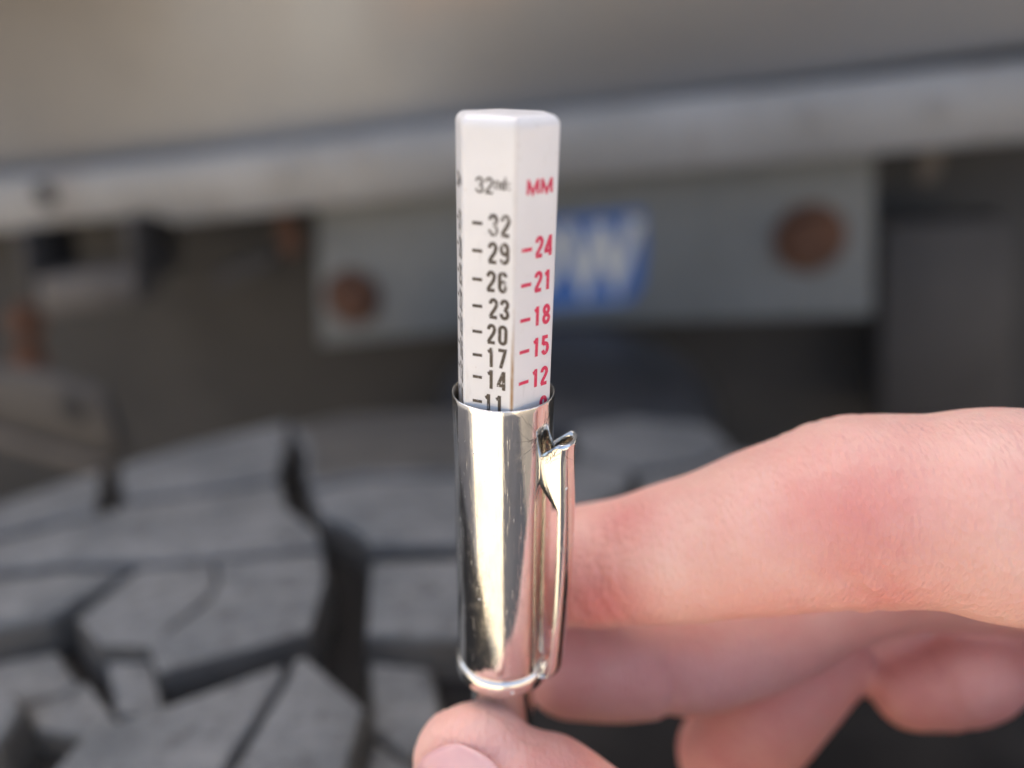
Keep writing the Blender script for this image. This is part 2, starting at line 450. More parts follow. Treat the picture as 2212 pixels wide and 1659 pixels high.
disc('stay_hole', PF, 160, 880, .0085, 0.0002, .0008, M['hole'], fl)

# ------------------------------------------------------------------ air spring between tyre and frame
def lathe(name, prof, mat, parent, n=64, loc=(0, 0, 0), axis='z', closed_prof=False):
    vs, fs = [], []
    m = len(prof)
    for i in range(n):
        a_ = 2 * pi * i / n
        for r_, h_ in prof:
            if axis == 'z': vs.append((loc[0] + r_ * cos(a_), loc[1] + r_ * sin(a_), loc[2] + h_))
            else: vs.append((loc[0] + h_, loc[1] + r_ * cos(a_), loc[2] + r_ * sin(a_)))
    for i in range(n):
        i2 = (i + 1) % n
        for j in range(m if closed_prof else m - 1):
            j2 = (j + 1) % m
            fs.append((i * m + j, i2 * m + j, i2 * m + j2, i * m + j2) if axis == 'z' else (i * m + j2, i2 * m + j2, i2 * m + j, i * m + j))
    return link(name, mesh(name, vs, fs), mat, parent)

sp = at(1250, 775, .425); sp_c = (sp[0], sp[1] + .01)
spring = empty('air_spring', (sp_c[0], sp_c[1], sp[2] - .22), 'black rubber air spring bulging behind the tyre tread', 'air spring')
pr = []
for zc, R_ in ((-.040, .080), (-.112, .078)):
    pr += [(R_ - .034 + .034 * cos(t), zc + .036 * sin(t)) for t in np.linspace(pi / 2, -pi / 2, 14)]
pr = [(.001, .0)] + [(.03, .0)] + pr + [(.04, -.15), (.001, -.15)]
lathe('bellows', pr, M['bellows'], spring, 64, (0, 0, .22))
lathe('piston', [(.001, .07), (.055, .07), (.058, .06), (.064, .004), (.064, 0), (.001, 0)], M['dark_paint'], spring, 48)

# ------------------------------------------------------------------ tyre
TY, TZ, TR = 0.1416, 0.4513, 0.345
X0 = -.012
def crown(x):
    a_ = abs(x - X0)
    k_ = 1.15 if x < X0 else 1.6
    return TR - k_ * max(0.0, a_ - .03) ** 2
def tyre_pt(x, th, dep=0.0):
    R_ = crown(x) - dep
    return np.array([x, TY - R_ * sin(th), TZ + R_ * cos(th)])     # th grows towards the viewer
def on_tyre(pxx, pyy):
    """where a sight line meets the tread: (x, angle)"""
    d = ray(pxx, pyy); best = None; prev = None
    for t in np.linspace(.06, .46, 801):
        q = CAM + t * d
        g_ = sqrt((q[1] - TY) ** 2 + (q[2] - TZ) ** 2) - crown(q[0])
        if best is None or g_ < best[0]: best = (g_, q)
        if g_ <= 0: best = (g_, q); break
    q = best[1]
    return q[0], atan2(TY - q[1], q[2] - TZ)

tyre = empty('tyre', (X0, TY, GZ), 'big black truck tyre with chunky worn tread blocks, below and behind the gauge', 'tyre')
LOC = np.array([X0, TY, GZ])
DEP = .011
xs = np.linspace(-.150, .128, 40)
prof = [(crown(x) - DEP, x - X0) for x in xs]
prof = [(.20, -.125), (.22, -.142), (.265, -.150), (.300, -.146)] + prof + [(.300, .142), (.265, .146), (.22, .138), (.20, .122)]
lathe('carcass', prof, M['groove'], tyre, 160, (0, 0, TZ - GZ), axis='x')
lathe('wheel_rim', [(.001, -.03), (.08, -.03), (.10, -.07), (.165, -.09), (.185, -.12), (.203, -.12), (.203, .12), (.185, .12), (.165, .09), (.001, .06)], M['steel_hub'], tyre, 48, (0, 0, TZ - GZ), axis='x')

def tread_block(pts, dep=DEP, taper=.0016, bev=.0016, low=0.0):
    """pts: (x, angle) outline of the block's top; walls lean out a little towards the groove floor"""
    cx_ = np.mean([p[0] for p in pts]); ct = np.mean([p[1] for p in pts])
    A_ = sum(pts[i][0] * pts[(i + 1) % len(pts)][1] - pts[(i + 1) % len(pts)][0] * pts[i][1] for i in range(len(pts)))
    if A_ < 0: pts = pts[::-1]
    bm = bmesh.new(); top, bot = [], []
    for x, th in pts:
        top.append(bm.verts.new(tyre_pt(x, th, low) - LOC))
        dx, dt = x - cx_, (th - ct) * TR
        l_ = max(1e-6, sqrt(dx * dx + dt * dt))
        bot.append(bm.verts.new(tyre_pt(x + dx / l_ * taper, th + dt / l_ * taper / TR, dep + .0006) - LOC))
    n = len(pts)
    f = bm.faces.new(top)
    for i in range(n):
        j = (i + 1) % n
        bm.faces.new((top[j], top[i], bot[i], bot[j]))
    bmesh.ops.recalc_face_normals(bm, faces=bm.faces)
    es = [e for e in f.edges]
    bmesh.ops.bevel(bm, geom=es, offset=bev, segments=2, profile=.6, affect='EDGES', clamp_overlap=True)
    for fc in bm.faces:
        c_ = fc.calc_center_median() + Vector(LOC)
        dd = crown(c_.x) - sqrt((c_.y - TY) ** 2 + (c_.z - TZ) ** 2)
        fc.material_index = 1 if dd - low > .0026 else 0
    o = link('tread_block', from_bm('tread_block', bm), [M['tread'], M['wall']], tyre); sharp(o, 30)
    return o

def Z(x, y): return on_tyre(x * .5, 830 + y * .5)          # sketch units of the left part
def ZR(x, y): return on_tyre(1161 + x * .5, 830 + y * .5)   # and of the right part

SK = [  # outlines of the blocks, then their shallow sipes are left as gaps between pieces
    [(-160, 560), (-20, 520), (430, 372), (424, 470), (405, 545), (0, 640), (-160, 690)],
    [(520, 348), (800, 262), (1240, 158), (1228, 280), (1192, 396), (900, 440), (560, 488), (528, 430)],
    [(-160, 720), (0, 668), (440, 560), (560, 512), (900, 466), (1205, 420), (1240, 530), (1362, 622), (1386, 690), (1000, 742), (640, 762), (300, 766), (0, 806), (-160, 850)],
    [(1262, 176), (1500, 128), (1900, 92), (2080, 92), (2080, 374), (1600, 384), (1345, 425), (1318, 360), (1330, 290)],
    [(1342, 452), (1600, 408), (2080, 398), (2080, 690), (1596, 690), (1574, 640), (1480, 590), (1392, 570)],
    [(-160, 880), (0, 836), (300, 796), (548, 800), (205, 1002), (0, 1046), (-160, 1090)],
    [(600, 800), (914, 772), (928, 840), (896, 920), (724, 1056), (736, 1064), (910, 936), (946, 850), (938, 768), (1390, 728), (1402, 850), (1334, 1064), (1000, 1160), (682, 1246), (642, 1132), (436, 1126), (336, 1012)],
    [(1606, 762), (2080, 750), (2080, 1084), (1800, 1092), (1586, 1074)],
    [(200, 1700), (380, 1494), (690, 1396), (1000, 1286), (1220, 1206), (1215, 1262), (930, 1700)],
    [(980, 1700), (1250, 1258), (1262, 1196), (1315, 1172), (1568, 1384), (1480, 1700)],
    [(-160, 1340), (-10, 1290), (62, 1334), (80, 1400), (-10, 1550), (-160, 1640)],
]
LOWB = [
    [(70, 1306), (286, 1238), (336, 1190), (470, 1370), (380, 1440), (120, 1404)],
    [(440, 1140), (636, 1140), (696, 1385), (482, 1368)],
    [(1590, 1100), (1850, 1130), (1900, 1380), (1760, 1500), (1600, 1380)],
    [(1600, 1410), (1760, 1530), (1700, 1800), (1500, 1800)],
    [(-160, 1120), (0, 1080), (195, 1040), (300, 1190), (60, 1270), (-160, 1300)],
]
for pts in SK: tread_block([Z(*p) for p in pts])
for pts, lw in zip(LOWB, (.0055, .0035, .0060, .0085, .0070)): tread_block([Z(*p) for p in pts], low=lw)
SR = [
    [(150, 190), (400, 142), (740, 162), (830, 250), (690, 326), (430, 362), (200, 300)],
    [(120, 320), (190, 318), (395, 372), (400, 420), (300, 500), (120, 560)],
    [(440, 392), (700, 352), (850, 285), (1100, 330), (1100, 520), (560, 560), (470, 470)],
]
for pts in SR: tread_block([ZR(*p) for p in pts])
# the rows that run on past the frame, round the tyre
for row in range(7):
    th0 = .84 + row * .150
    for cx_, wd, sk in ((-.115, .052, .02), (-.055, .05, -.015), (.008, .055, .015), (.070, .05, -.02)):
        jj = random.uniform(-.01, .01)
        tread_block([(cx_ - wd / 2, th0 + jj), (cx_ + wd / 2, th0 + jj + sk), (cx_ + wd / 2 + .004, th0 + .125 + jj + sk), (cx_ - wd / 2 + .004, th0 + .125 + jj)])

# ------------------------------------------------------------------ tread depth gauge
LEAN = radians(.25)
RIM = at(1087, 842, .071)
AX = np.array([sin(LEAN), 0, cos(LEAN)])
HB = .082                                           # rim height over the gauge's lower end
base = RIM - HB * AX
gauge = empty('tread_depth_gauge', base, 'chrome tread depth gauge with white numbered bar and pocket clip, held upright', 'depth gauge')
gauge.rotation_euler = (0, LEAN, 0)

RO, RI, BL = .00470, .00452, .0310
# sleeve: outer skin, rounded lip, inner wall
lip = [(RO - .00009 + .00009 * cos(t), HB - .00009 + .00009 * sin(t)) for t in np.linspace(0, pi / 2, 5)]
prof = [(RO - .0002, HB - BL)] + [(RO, HB - BL + .0003)] + [(RO, HB - BL + BL * t) for t in np.linspace(.05, .98, 24)] + lip + [(RI + .00008, HB)]
lathe('sleeve', prof, M['chrome'], gauge, 160)
lathe('sleeve_bore', [(RI + .00008, HB - .00001), (RI, HB - .0001), (RI, HB - .004), (RI, HB - .02), (.001, HB - .0205)], M['inner_steel'], gauge, 120)

# ring band at the sleeve's foot, from which the clip rises
ZB = HB - BL
ring_p = [(RO - .0003 + .00062 * (cos(t)), ZB - .0004 + .00118 * (abs(sin(t)) ** .7) * (1 if sin(t) > 0 else -1)) for t in np.linspace(-pi, pi, 21)[:-1]]
lathe('collar', ring_p, M['chrome'], gauge, 128, closed_prof=True)
lathe('stem', [(.0034, ZB), (.0034, .012), (.0031, .011), (.0031, .006), (.0044, .005), (.0044, .0004), (.0040, 0), (.0005, 0)], M['chrome'], gauge, 72)

# white bar: six flats, softened corners, rounded top
def hexring(rad, z, rc, az0):
    pts = []
    for kx in range(6):
        a_ = az0 + kx * pi / 3
        c_ = np.array([sin(a_), -cos(a_)]) * (rad - rc / cos(pi / 6))
        for t in np.linspace(-pi / 6, pi / 6, 5):
            pts.append((c_[0] + rc * sin(a_ + t), c_[1] - rc * cos(a_ + t), z))
    return pts
AZC = radians(-20)                                  # where the black-numbered flat looks
S6 = .00448
BT = HB + .0240
rows = [(S6, HB - .019), (S6, HB - .002)] + [(S6, HB + .0240 * t) for t in (.15, .3, .45, .6, .75, .9, .955)]
RC = .0011
for t in np.linspace(0, pi / 2, 7):
    rows.append((S6 - .00085 * (1 - cos(t)), BT - .00085 + .00085 * sin(t)))
vs, fs, gr = [], [], []
n = 30
for ri_, (rad, z) in enumerate(rows):
    for (x, y, zz) in hexring(rad, z, .00042 if rad == S6 else .00042, AZC + pi / 6):
        vs.append((x, y, zz))
        a_ = (atan2(x, -y) - (AZC + pi / 6)); a_ = (a_ + pi) % (2 * pi) - pi
        zf = (zz - HB) / .0240
        gr.append((0, .6, 1, .6, 0)[(len(vs) - 1) % 5] * (1 if abs(a_) < .2 else 0) * (.6 + 1.6 * max(0, .40 - abs(zf - .14))) * (1 if zf < .38 else .3))
for i in range(len(rows) - 1):
    for j in range(n):
        fs.append((i * n + j, i * n + (j + 1) % n, (i + 1) * n + (j + 1) % n, (i + 1) * n + j))
fs.append(tuple((len(rows) - 1) * n + j for j in range(n)))
BLEAN = radians(.7)
bar = link('scale_bar', mesh('scale_bar', vs, fs), M['bar'], gauge)
at_ = bar.data.attributes.new('grime', 'FLOAT', 'POINT'); at_.data.foreach_set('value', gr)
sharp(bar, 25)
bar.location = (-HB * sin(BLEAN), 0, 0); bar.rotation_euler = (0, BLEAN, 0)   # the bar sits loose in its sleeve

# lettering: condensed strokes in a cell 1 high
def glyph(ch):
    if ch == '0': return [([(.07, .70)] + arc(.25, .74, .18, .19, 170, 10, 8) + [(.43, .70), (.43, .30)] + arc(.25, .26, .18, .19, -10, -170, 8) + [(.07, .30)], True)]
    if ch == '1': return [([(.06, .78), (.20, .84), (.28, .97)], False), ([(.27, 1.0), (.27, .0)], False)]
    if ch == '2': return [(arc(.25, .73, .18, .20, 185, -15, 10) + [(.36, .52), (.12, .20), (.07, .06)], False), ([(.02, .065), (.46, .065)], False)]
    if ch == '3': return [(arc(.23, .735, .18, .195, 185, -55, 10) + [(.24, .53)], False), ([(.22, .53)] + arc(.23, .27, .19, .20, 62, -185, 12), False)]
    if ch == '4': return [([(.36, .96), (.05, .30), (.05, .25), (.48, .25)], False), ([(.365, 1.0), (.365, 0)], False)]
    if ch == '5': return [([(.43, .935), (.11, .935), (.085, .54)], False), ([(.08, .55)] + arc(.24, .33, .19, .265, 115, -160, 12), False)]
    if ch == '6': return [(arc(.25, .74, .18, .19, 8, 172, 8) + [(.07, .68), (.07, .30)], False), (arc(.25, .30, .18, .235, 0, 350, 16), True)]
    if ch == '7': return [([(.02, .935), (.43, .935), (.38, .72), (.17, .0)], False)]
    if ch == '8': return [(arc(.25, .74, .165, .19, 0, 345, 14), True), (arc(.25, .27, .185, .205, 0, 345, 14), True)]
    if ch == '9': return [(arc(.25, .26, .18, .19, 188, 352, 8) + [(.43, .32), (.43, .70)], False), (arc(.25, .70, .18, .235, 0, 350, 16), True)]
    if ch == '-': return [([(0, .5), (.5, .5)], False)]
    if ch == 'M': return [([(.08, 0), (.10, 1.0)], False), ([(.10, .93), (.40, .08), (.70, .93)], False), ([(.70, 1.0), (.72, 0)], False)]
    if ch == 'n': return [([(.07, 0), (.07, .66)], False), ([(.07, .45)] + arc(.22, .46, .15, .16, 140, 0, 6) + [(.37, 0)], False)]
    if ch == 'd': return [(arc(.20, .30, .14, .26, 0, 345, 12), True), ([(.37, 0), (.37, .98)], False)]
    if ch == 's': return [(arc(.2, .47, .13, .13, 20, 250, 7) + arc(.2, .19, .14, .13, 70, -160, 7), False)]

def print_on(name, az, items, mat, wear=()):
    """items: (char, u, v, width, height, stroke) in mm on the flat whose outward direction is az"""
    nrm = np.array([sin(az), -cos(az), 0]); U = np.array([cos(az), sin(az), 0]); ap = S6 * cos(pi / 6)
    vs, fs, wr = [], [], []
    lay = 0
    for ch, u0, v0, wd, ht, st in items:
        for pts, closed in glyph(ch):
            P_ = [(u0 + x * wd, v0 + y * ht) for x, y in pts]
            P_ = [(x + random.uniform(-.008, .008), y + random.uniform(-.008, .008)) for x, y in P_]
            L, R = ribbon2(P_, st, closed)
            m = len(L); b0 = len(vs); lay = (lay + 1) % 4
            for q in L + R:
                vs.append(nrm * (ap + .000012 + lay * .000003) + U * q[0] * .001 + np.array([0, 0, HB - .00022 + q[1] * .001]))
                w_ = 0.0
                for (wu, wv, wrad, wa) in wear:
                    w_ = max(w_, wa * max(0, 1 - sqrt((q[0] - wu) ** 2 + (q[1] - wv) ** 2) / wrad))
                wr.append(w_)
            for i in range(m if closed else m - 1):
                j = (i + 1) % m
                fs.append((b0 + i, b0 + m + i, b0 + m + j, b0 + j))
    o = link(name, mesh(name, vs, fs), mat, bar, smooth=False)
    a_ = o.data.attributes.new('wear', 'FLOAT', 'POINT'); a_.data.foreach_set('value', wr)
    return o

def number(txt, u_right, vc, ht, cw, gap, st):
    out = []
    x = u_right - cw * .5 * 2 - gap if len(txt) == 2 else u_right - cw * .5
    W_ = cw
    for i, ch in enumerate(txt):
        ur = u_right - (len(txt) - 1 - i) * (W_ * .5 + gap)
        out.append((ch, ur - W_ * .48, vc - ht / 2, W_, ht, st))
    return out

blk = []
for txt, v, ur in (('32', 16.08, 1.80), ('29', 13.86, 1.74), ('26', 11.50, 1.62), ('23', 9.22, 1.84), ('20', 6.98, 1.68), ('17', 4.88, 1.64), ('14', 2.86, 1.64), ('11', .58, 1.42)):
    blk += number(txt, ur, v - .02, 1.74, 1.50, .25, .30)
    blk.append(('-', -1.38, v + .02 - .5, 1.74, 1.0, .27))
HEAD = [('3', -1.06, 18.46, 1.36, 1.26, .19), ('2', -.28, 18.46, 1.36, 1.26, .19), ('n', .50, 18.84, 1.02, .98, .14), ('d', 1.00, 18.84, 1.02, .98, .14), ('s', 1.50, 18.84, 1.02, .98, .12)]
blk += HEAD
print_on('black_print', AZC, blk, M['ink_black'], [(1.85, 19.1, .7, .9), (.5, 15.7, 1.1, .75), (1.6, 11.3, .6, .8), (-.9, 2.8, .5, .4), (.9, 2.2, .6, .5), (1.4, 16.6, .8, .5), (-.9, 18.8, .3, .3)])
red = []
for txt, v in (('24', 14.14), ('21', 11.24), ('18', 8.24), ('15', 5.44), ('12', 2.58), ('9', -.25)):
    red += number(txt, 1.76, v, 1.70, 1.56, .24, .34)
    if len(txt) == 2: red.append(('-', -1.50, v - .08 - .5, 2.2, 1.0, .31))
red += [('M', -1.12, 18.40, 1.62, 1.16, .27), ('M', .32, 18.40, 1.62, 1.16, .27)]
print_on('red_print', AZC + pi / 3, red, M['ink_red'], [(-1.0, 18.9, .4, .6)])
blk = []
for txt, v in (('31', 15.9), ('28', 13.7), ('25', 11.4), ('22', 9.2), ('19', 7.0), ('16', 4.8), ('13', 2.6), ('10', .4)):
    blk += number(txt, 1.70, v, 1.74, 1.50, .25, .30)
    blk.append(('-', -1.38, v - .5, 1.74, 1.0, .27))
blk += HEAD
print_on('black_print', AZC - pi / 3, blk, M['ink_black'], [(1.4, 8, .6, .5)])

# pocket clip: bent strip with turned-in wings, leaf shaped near its top
CA = radians(66)
er = np.array([sin(CA), -cos(CA), 0]); et = np.array([cos(CA), sin(CA), 0])
def clip_ring(z, rho, half, wing_l, wing_r, rise):
    """cross-section points from left wing tip to right wing tip"""
    pts = []
    pts.append((-half - .00002, rho - rise - wing_l))
    pts.append((-half, rho - rise - wing_l * .5))
    for t in np.linspace(-1, 1, 11):
        pts.append((half * sin(t * 1.25) / sin(1.25), rho - rise * (1 - (cos(t * 1.25) - cos(1.25)) / (1 - cos(1.25)))))
    pts.append((half, rho - rise - wing_r * .5))
    pts.append((half + .00002, rho - rise - wing_r))
    return [er * b_ + et * a_ + np.array([0, 0, z]) for a_, b_ in pts]
secs = []
def wing(z):                                          # depth of the wing over the height
    t = (HB - .00385 - z) / .0066                      # 0 at the top of the leaf, 1 at its foot
    if t < 0 or t > 1: return .00028
    return .00028 + .0021 * (sin(pi * min(1, t ** .78)) ** 1.0)
zt, zb = HB - .0036, ZB + .0016
for i in range(46):
    t = i / 45; z = zt + (zb - zt) * t
    rho = .00685 + .00035 * sin(pi * t) - .0002 * t + (.00016 * (1 - t / .06) if t < .06 else 0)
    half = .00150 - .00018 * t
    wl = wing(z)
    secs.append(clip_ring(z, rho, half, wl, wl, .00062))
for t in np.linspace(.15, 1, 9):                      # the bend into the collar
    a_ = t * pi / 2
    rho = .00665 - .0016 * (1 - cos(a_)); z = zb - .0016 * sin(a_)
    secs.append(clip_ring(z, rho, .00132, .00028 * (1 - t) + .00005, .00028 * (1 - t) + .00005, .00062 * (1 - t) + .00008))
secs.append(clip_ring(zb - .00165, .0044, .00132, .00005, .00005, .0001))
vs = [p for s_ in secs for p in s_]; m = len(secs[0]); fs = []
for i in range(len(secs) - 1):
    for j in range(m - 1):
        fs.append((i * m + j, i * m + j + 1, (i + 1) * m + j + 1, (i + 1) * m + j))
clip = link('pocket_clip', mesh('pocket_clip', vs, fs), M['chrome'], gauge)
md = clip.modifiers.new('thick', 'SOLIDIFY'); md.thickness = .00026; md.offset = 0
sharp(clip, 50)

# lint caught at the clip
vs, fs = [], []
lc = er * .0055 - et * .0017 + np.array([0, 0, HB - .0041])
for i in range(36):
    p0 = lc + rng.normal(0, .00040, 3) * np.array([1, 1, 1.6]); dr = rng.normal(0, 1, 3); dr /= np.linalg.norm(dr)
    L_ = rng.uniform(.0007, .0028); bend = rng.normal(0, .6, 3)
    b0 = len(vs); rr = .000024
    for s_ in range(6):
        t = s_ / 5; c_ = p0 + dr * L_ * t + bend * L_ * t * t * .6
        for q in ((rr, 0, 0), (-rr * .5, rr * .8, 0), (-rr * .5, -rr * .8, rr * .5)): vs.append(c_ + np.array(q))
    for s_ in range(5):
        for q in range(3):
            fs.append((b0 + s_ * 3 + q, b0 + s_ * 3 + (q + 1) % 3, b0 + s_ * 3 + 3 + (q + 1) % 3, b0 + s_ * 3 + 3 + q))
ln = link('lint', mesh('lint', vs, fs), M['lint'], gauge); ln['kind'] = 'stuff'

# ------------------------------------------------------------------ the hand
def tube(pts, step=.0015, n=20, flat=1.0):
    """skin of a tapering limb through pts = (point, radius)"""
    P_ = np.array([p for p, _ in pts]); R_ = np.array([r_ for _, r_ in pts])
    q, rr = [], []
    N = len(P_)
    for i in range(N - 1):
        p0, p1, p2, p3 = P_[max(0, i - 1)], P_[i], P_[i + 1], P_[min(N - 1, i + 2)]
        ns = max(2, int(np.linalg.norm(p2 - p1) / step))
        for s_ in range(ns):
            t = s_ / ns
            q.append(.5 * ((2 * p1) + (p2 - p0) * t + (2 * p0 - 5 * p1 + 4 * p2 - p3) * t * t + (3 * p1 - p0 - 3 * p2 + p3) * t ** 3))
            ts = t * t * (3 - 2 * t); rr.append(R_[i] * (1 - ts) + R_[i + 1] * ts)
    q.append(P_[-1]); rr.append(R_[-1]); q = np.array(q); rr = np.array(rr)
    tan = np.gradient(q, axis=0); tan /= np.linalg.norm(tan, axis=1)[:, None]
    rings = []
    nrm = np.cross(tan[0], UP); nrm /= np.linalg.norm(nrm)
    caps0 = [(-sin(a_), cos(a_)) for a_ in np.linspace(pi / 2 * .92, .15, 6)]
    caps1 = [(sin(a_), cos(a_)) for a_ in np.linspace(.15, pi / 2 * .92, 6)]
    seq = [(q[0] + tan[0] * rr[0] * o_, rr[0] * s_, tan[0]) for o_, s_ in caps0] + [(q[i], rr[i], tan[i]) for i in range(len(q))] + [(q[-1] + tan[-1] * rr[-1] * o_, rr[-1] * s_, tan[-1]) for o_, s_ in caps1]
    vs, fs = [], []
    for c_, r_, t_ in seq:
        nrm = nrm - t_ * (nrm @ t_); nrm /= np.linalg.norm(nrm); bn = np.cross(t_, nrm)
        for j in range(n):
            a_ = 2 * pi * j / n
            vs.append(c_ + r_ * (cos(a_) * nrm + sin(a_) * bn * flat))
    for i in range(len(seq) - 1):
        for j in range(n):
            fs.append((i * n + j, i * n + (j + 1) % n, (i + 1) * n + (j + 1) % n, (i + 1) * n + j))
    fs.append(tuple(range(n))[::-1]); fs.append(tuple((len(seq) - 1) * n + j for j in range(n)))
    return vs, fs

def H(pxx, pyy, d, rp): return (at(pxx, pyy, d), rp * d / FPX)
INDEX = [H(1128, 1230, .0925, 106), H(1190, 1227, .0920, 126), H(1335, 1214, .0885, 137), H(1500, 1184, .0845, 157), H(1690, 1138, .0805, 184), H(1830, 1112, .0785, 206), H(2000, 1104, .0760, 208), H(2212, 1116, .0735, 236), H(2960, 1200, .0700, 290)]
MIDDLE = [H(1235, 1438, .1010, 112), H(1330, 1432, .1010, 122), H(1420, 1424, .1010, 121), H(1530, 1404, .1010, 126), H(1660, 1352, .1020, 127), H(1800, 1275, .1040, 128), H(1980, 1225, .1050, 135), H(2300, 1220, .0990, 160), H(2860, 1280, .0860, 220)]
RING = [H(1575, 1628, .1085, 112), H(1640, 1555, .1090, 122), H(1715, 1470, .1105, 118), H(1790, 1380, .1140, 118), H(1900, 1300, .1170, 122), H(2060, 1270, .1160, 130), H(2400, 1320, .1060, 150), H(2700, 1400, .0990, 180)]
RING2 = [H(1930, 1362, .1120, 100), H(2100, 1360, .1090, 100), H(2400, 1370, .1040, 140)]
PINKY = [H(1972, 1488, .1070, 88), H(2055, 1474, .1050, 100), H(2110, 1455, .1035, 102), H(2165, 1410, .1050, 92), H(2300, 1330, .1110, 100), H(2600, 1450, .1070, 140)]
THUMB = [H(1032, 1662, .0805, 140), H(1096, 1744, .0795, 198), H(1180, 1815, .0780, 208), H(1290, 1900, .0765, 214), H(1520, 2040, .0740, 226), H(1950, 2150, .0720, 270), H(2500, 2250, .0740, 320)]
def HW(x, y, z, r_): return (np.array([x, y, z]), r_)
mi, mm, mr, mp_ = INDEX[-1][0], MIDDLE[-1][0], RING[-1][0], PINKY[-1][0]
th = THUMB[-1][0]
WR = mi + np.array([.072, -.012, -.032]); ELB = WR + np.array([.20, -.05, -.10])
CHAINS = [INDEX, MIDDLE, RING, RING2, PINKY, THUMB]
for p_, r_ in ((mi, .0115), (mm, .0120), (mr, .0115), (mp_, .0100)):
    CHAINS.append([(p_, r_), ((p_ + WR) / 2 + np.array([0, 0, -.003]), .0150), (WR, .0190)])
CHAINS.append([(mi, .0105), (mm, .0110), (mr, .0105), (mp_, .0095)])
CHAINS.append([(th, .0135), (th * .45 + WR * .55 + np.array([0, 0, -.006]), .0190), (WR + np.array([.004, 0, -.003]), .0200)])
CHAINS.append([(WR, .0215), (WR * .6 + ELB * .4, .0260), (ELB, .0340)])
vs, fs = [], []
for ch in CHAINS:
    v_, f_ = tube(ch); b0 = len(vs)
    vs += v_; fs += [tuple(i + b0 for i in f) for f in f_]
raw = link('raw', mesh('raw', vs, fs))
md = raw.modifiers.new('r', 'REMESH'); md.mode = 'VOXEL'; md.voxel_size = .00062; md.use_smooth_shade = True
md = raw.modifiers.new('s', 'SMOOTH'); md.factor = .5; md.iterations = 9
dg = bpy.context.evaluated_depsgraph_get()
hm = bpy.data.meshes.new_from_object(raw.evaluated_get(dg)); hm.name = 'hand'
bpy.data.objects.remove(raw)
n = len(hm.vertices)
co = np.empty(n * 3); hm.vertices.foreach_get('co', co); co = co.reshape(-1, 3)
no = np.empty(n * 3); hm.vertices.foreach_get('normal', no); no = no.reshape(-1, 3)
disp = np.zeros(n); red_ = np.zeros(n)
def unit(v): return v / np.linalg.norm(v)
def crease(c, axis, amp, sig, rad, side=None, wob=.0004):
    """a skin fold across a finger: axis along the finger, side the face it shows on"""
    axis = unit(axis); d = co - c
    s_ = d @ axis; pr_ = d - s_[:, None] * axis
    s_ = s_ + wob * np.sin((pr_ @ UP) * 900 + c[0] * 5000) + wob * .5 * np.sin((pr_ @ FWD) * 1700)
    m_ = np.exp(-(s_ / sig) ** 2) * np.clip((rad - np.linalg.norm(pr_, axis=1)) / (rad * .55), 0, 1) * (np.abs(s_) < .006)
    if side is not None: m_ = m_ * np.clip((no @ unit(side)) * 1.6 - .25, 0, 1)
    disp[:] -= amp * m_
def blush(c, rad, a_):
    d = np.linalg.norm(co - c, axis=1); np.maximum(red_, a_ * np.exp(-(d / rad) ** 2), out=red_)
ia = INDEX[3][0] - INDEX[2][0]; pa = INDEX[5][0] - INDEX[4][0]
for o_, am, sg in ((-.0006, .00040, .00045), (.0010, .00050, .0005), (.0030, .00026, .0004), (-.0028, .00018, .0004)):
    crease(INDEX[2][0] + unit(ia) * o_, ia, am, sg, .013, -FWD - .3 * UP)
for o_, am, sg in ((-.0058, .00006, .0004), (-.0041, .00010, .0004), (-.0025, .00016, .0005), (-.0007, .00022, .0005), (.0013, .00017, .0005), (.0036, .00012, .0005), (.0056, .00007, .0004)):
    crease(INDEX[5][0] + unit(pa) * o_, pa, am, sg, .016, UP + .2 * RGT)
for o_, am, sg in ((-.0018, .00032, .0008), (.0009, .00026, .0007)):
    crease(INDEX[5][0] + unit(pa) * o_, pa, am, sg, .016, -UP - .35 * FWD)
for o_, am, sg in ((-.0012, .00030, .0006), (.0012, .00026, .0006), (.0032, .00016, .0005)):
    crease(INDEX[5][0] + unit(pa) * o_ - UP * .0060 - FWD * .0065, pa + .45 * np.linalg.norm(pa) * UP, am, sg, .0055, -FWD - .4 * UP)
ma = MIDDLE[3][0] - MIDDLE[2][0]
crease(MIDDLE[2][0], ma, .0008, .0008, .012, -FWD - .5 * UP); crease(MIDDLE[2][0] + unit(ma) * .0016, ma, .0003, .0006, .012, -FWD - .5 * UP)
ra = RING[4][0] - RING[2][0]
crease(RING[3][0], ra, .0007, .0008, .013); crease(PINKY[3][0], PINKY[4][0] - PINKY[2][0], .0002, .0008, .012)
crease(PINKY[1][0], PINKY[2][0] - PINKY[0][0], .0003, .0006, .011)
# bulge of the knuckle and hollow before the end joint
d = np.linalg.norm(co - (INDEX[5][0] + UP * .006), axis=1); disp += .0007 * np.exp(-(d / .006) ** 2)
for c_, r_, a_ in ((INDEX[5][0] - FWD * .008 + RGT * -.003, .0075, .62), (INDEX[5][0] - FWD * .007 - UP * .007, .006, .6), (INDEX[2][0] - FWD * .006 + UP * .006, .0045, .6), (INDEX[2][0] - FWD * .005 - UP * .003 - RGT * .003, .0055, .85),
                   (INDEX[4][0] - UP * .008 - FWD * .003, .008, .5), (MIDDLE[0][0], .009, .75), (MIDDLE[3][0] - UP * .006, .009, .45), (RING[0][0], .011, .85), (RING[2][0], .008, .55), (PINKY[0][0], .008, .8), (PINKY[2][0], .006, .5),
                   (THUMB[1][0] - FWD * .008 + UP * .003 + RGT * .006, .009, .45), (INDEX[7][0] - FWD * .008, .006, .35), (INDEX[0][0], .008, .7)):
    blush(c_, r_, a_)
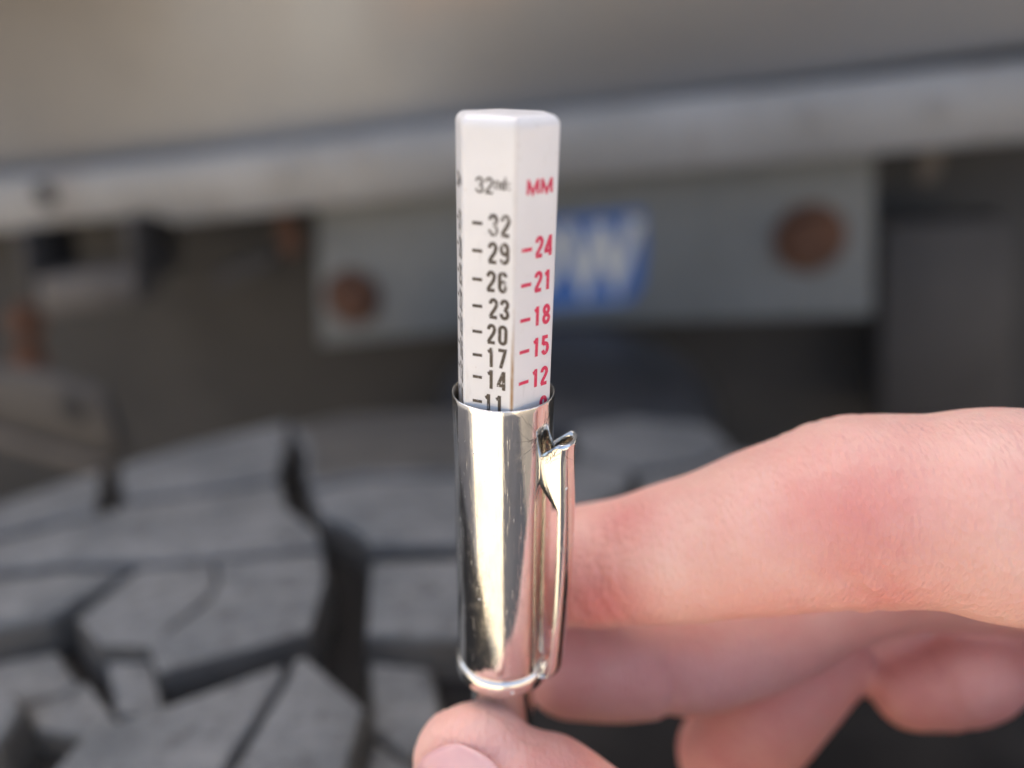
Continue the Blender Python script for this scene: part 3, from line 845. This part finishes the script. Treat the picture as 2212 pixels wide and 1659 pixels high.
for ch_, a_ in ((MIDDLE[:6], .42), (RING[:5], .5), (PINKY[:4], .45)):
    for c_, r_ in ch_: blush(c_, r_ * 1.6, a_)
# thumb nail: where the skin dips under the plate
t_ax = unit(THUMB[0][0] - THUMB[2][0])
nn = unit(-FWD * .80 - RGT * .52 - UP * .05); nn = unit(nn - t_ax * (nn @ t_ax)); ns_ = np.cross(t_ax, nn)
nc = THUMB[1][0] * .14 + THUMB[0][0] * .86
d = co - nc
a_l, a_s, a_n = d @ t_ax, d @ ns_, d @ nn
em = np.sqrt(((a_l + .0012) / .0066) ** 2 + (a_s / .0056) ** 2)
m_ = (a_n > 0) * (np.abs(a_l) < .012)
disp -= .00075 * np.exp(-((em - 1.02) / .10) ** 2) * m_
disp += .00035 * np.exp(-((em - 1.28) / .14) ** 2) * m_
disp -= .00045 * (em < .95) * m_
co = co + no * disp[:, None]
hm.vertices.foreach_set('co', co.ravel()); hm.update()
person = link('person', hm, M['skin'])
person['label'] = 'pale hand reaching in from the right, thumb and fingers pinching the chrome gauge'
person['category'] = 'hand'
at_ = hm.attributes.new('redness', 'FLOAT', 'POINT'); at_.data.foreach_set('value', np.clip(red_, 0, 1))
# the nail plate itself, curved over the thumb
vs, fs = [], []
rN = .0092; NU, NV = 14, 14
for i in range(NU + 1):
    for j in range(NV + 1):
        uu, vv = -1 + 2 * i / NU, -1 + 2 * j / NV
        l_ = uu * sqrt(1 - .46 * vv * vv) * .0066; s_ = vv * sqrt(1 - .46 * uu * uu) * .0058
        q = nc + t_ax * (l_ - .0012) + ns_ * s_
        bu = np.array(q); best_ = co[np.argmin(np.linalg.norm((co - q) - ((co - q) @ nn)[:, None] * nn, axis=1) + 1e3 * ((co - q) @ nn < 0))]
        hgt = (best_ - q) @ nn
        vs.append((l_, s_, hgt))
hh = np.array([v_[2] for v_ in vs]).reshape(NU + 1, NV + 1)
for _ in range(6):
    p_ = np.pad(hh, 1, mode='edge'); hh = (p_[:-2, 1:-1] + p_[2:, 1:-1] + p_[1:-1, :-2] + p_[1:-1, 2:] + 2 * hh) / 6
pts3 = [nc + t_ax * (v_[0] - .0012) + ns_ * v_[1] + nn * (h_ + .00010) for v_, h_ in zip(vs, hh.ravel())]
for i in range(NU):
    for j in range(NV):
        a_ = i * (NV + 1) + j
        fs.append((a_, a_ + NV + 1, a_ + NV + 2, a_ + 1))
nail = link('thumbnail', mesh('thumbnail', pts3, fs), M['nail'], person)
md = nail.modifiers.new('thick', 'SOLIDIFY'); md.thickness = .0004; md.offset = 0
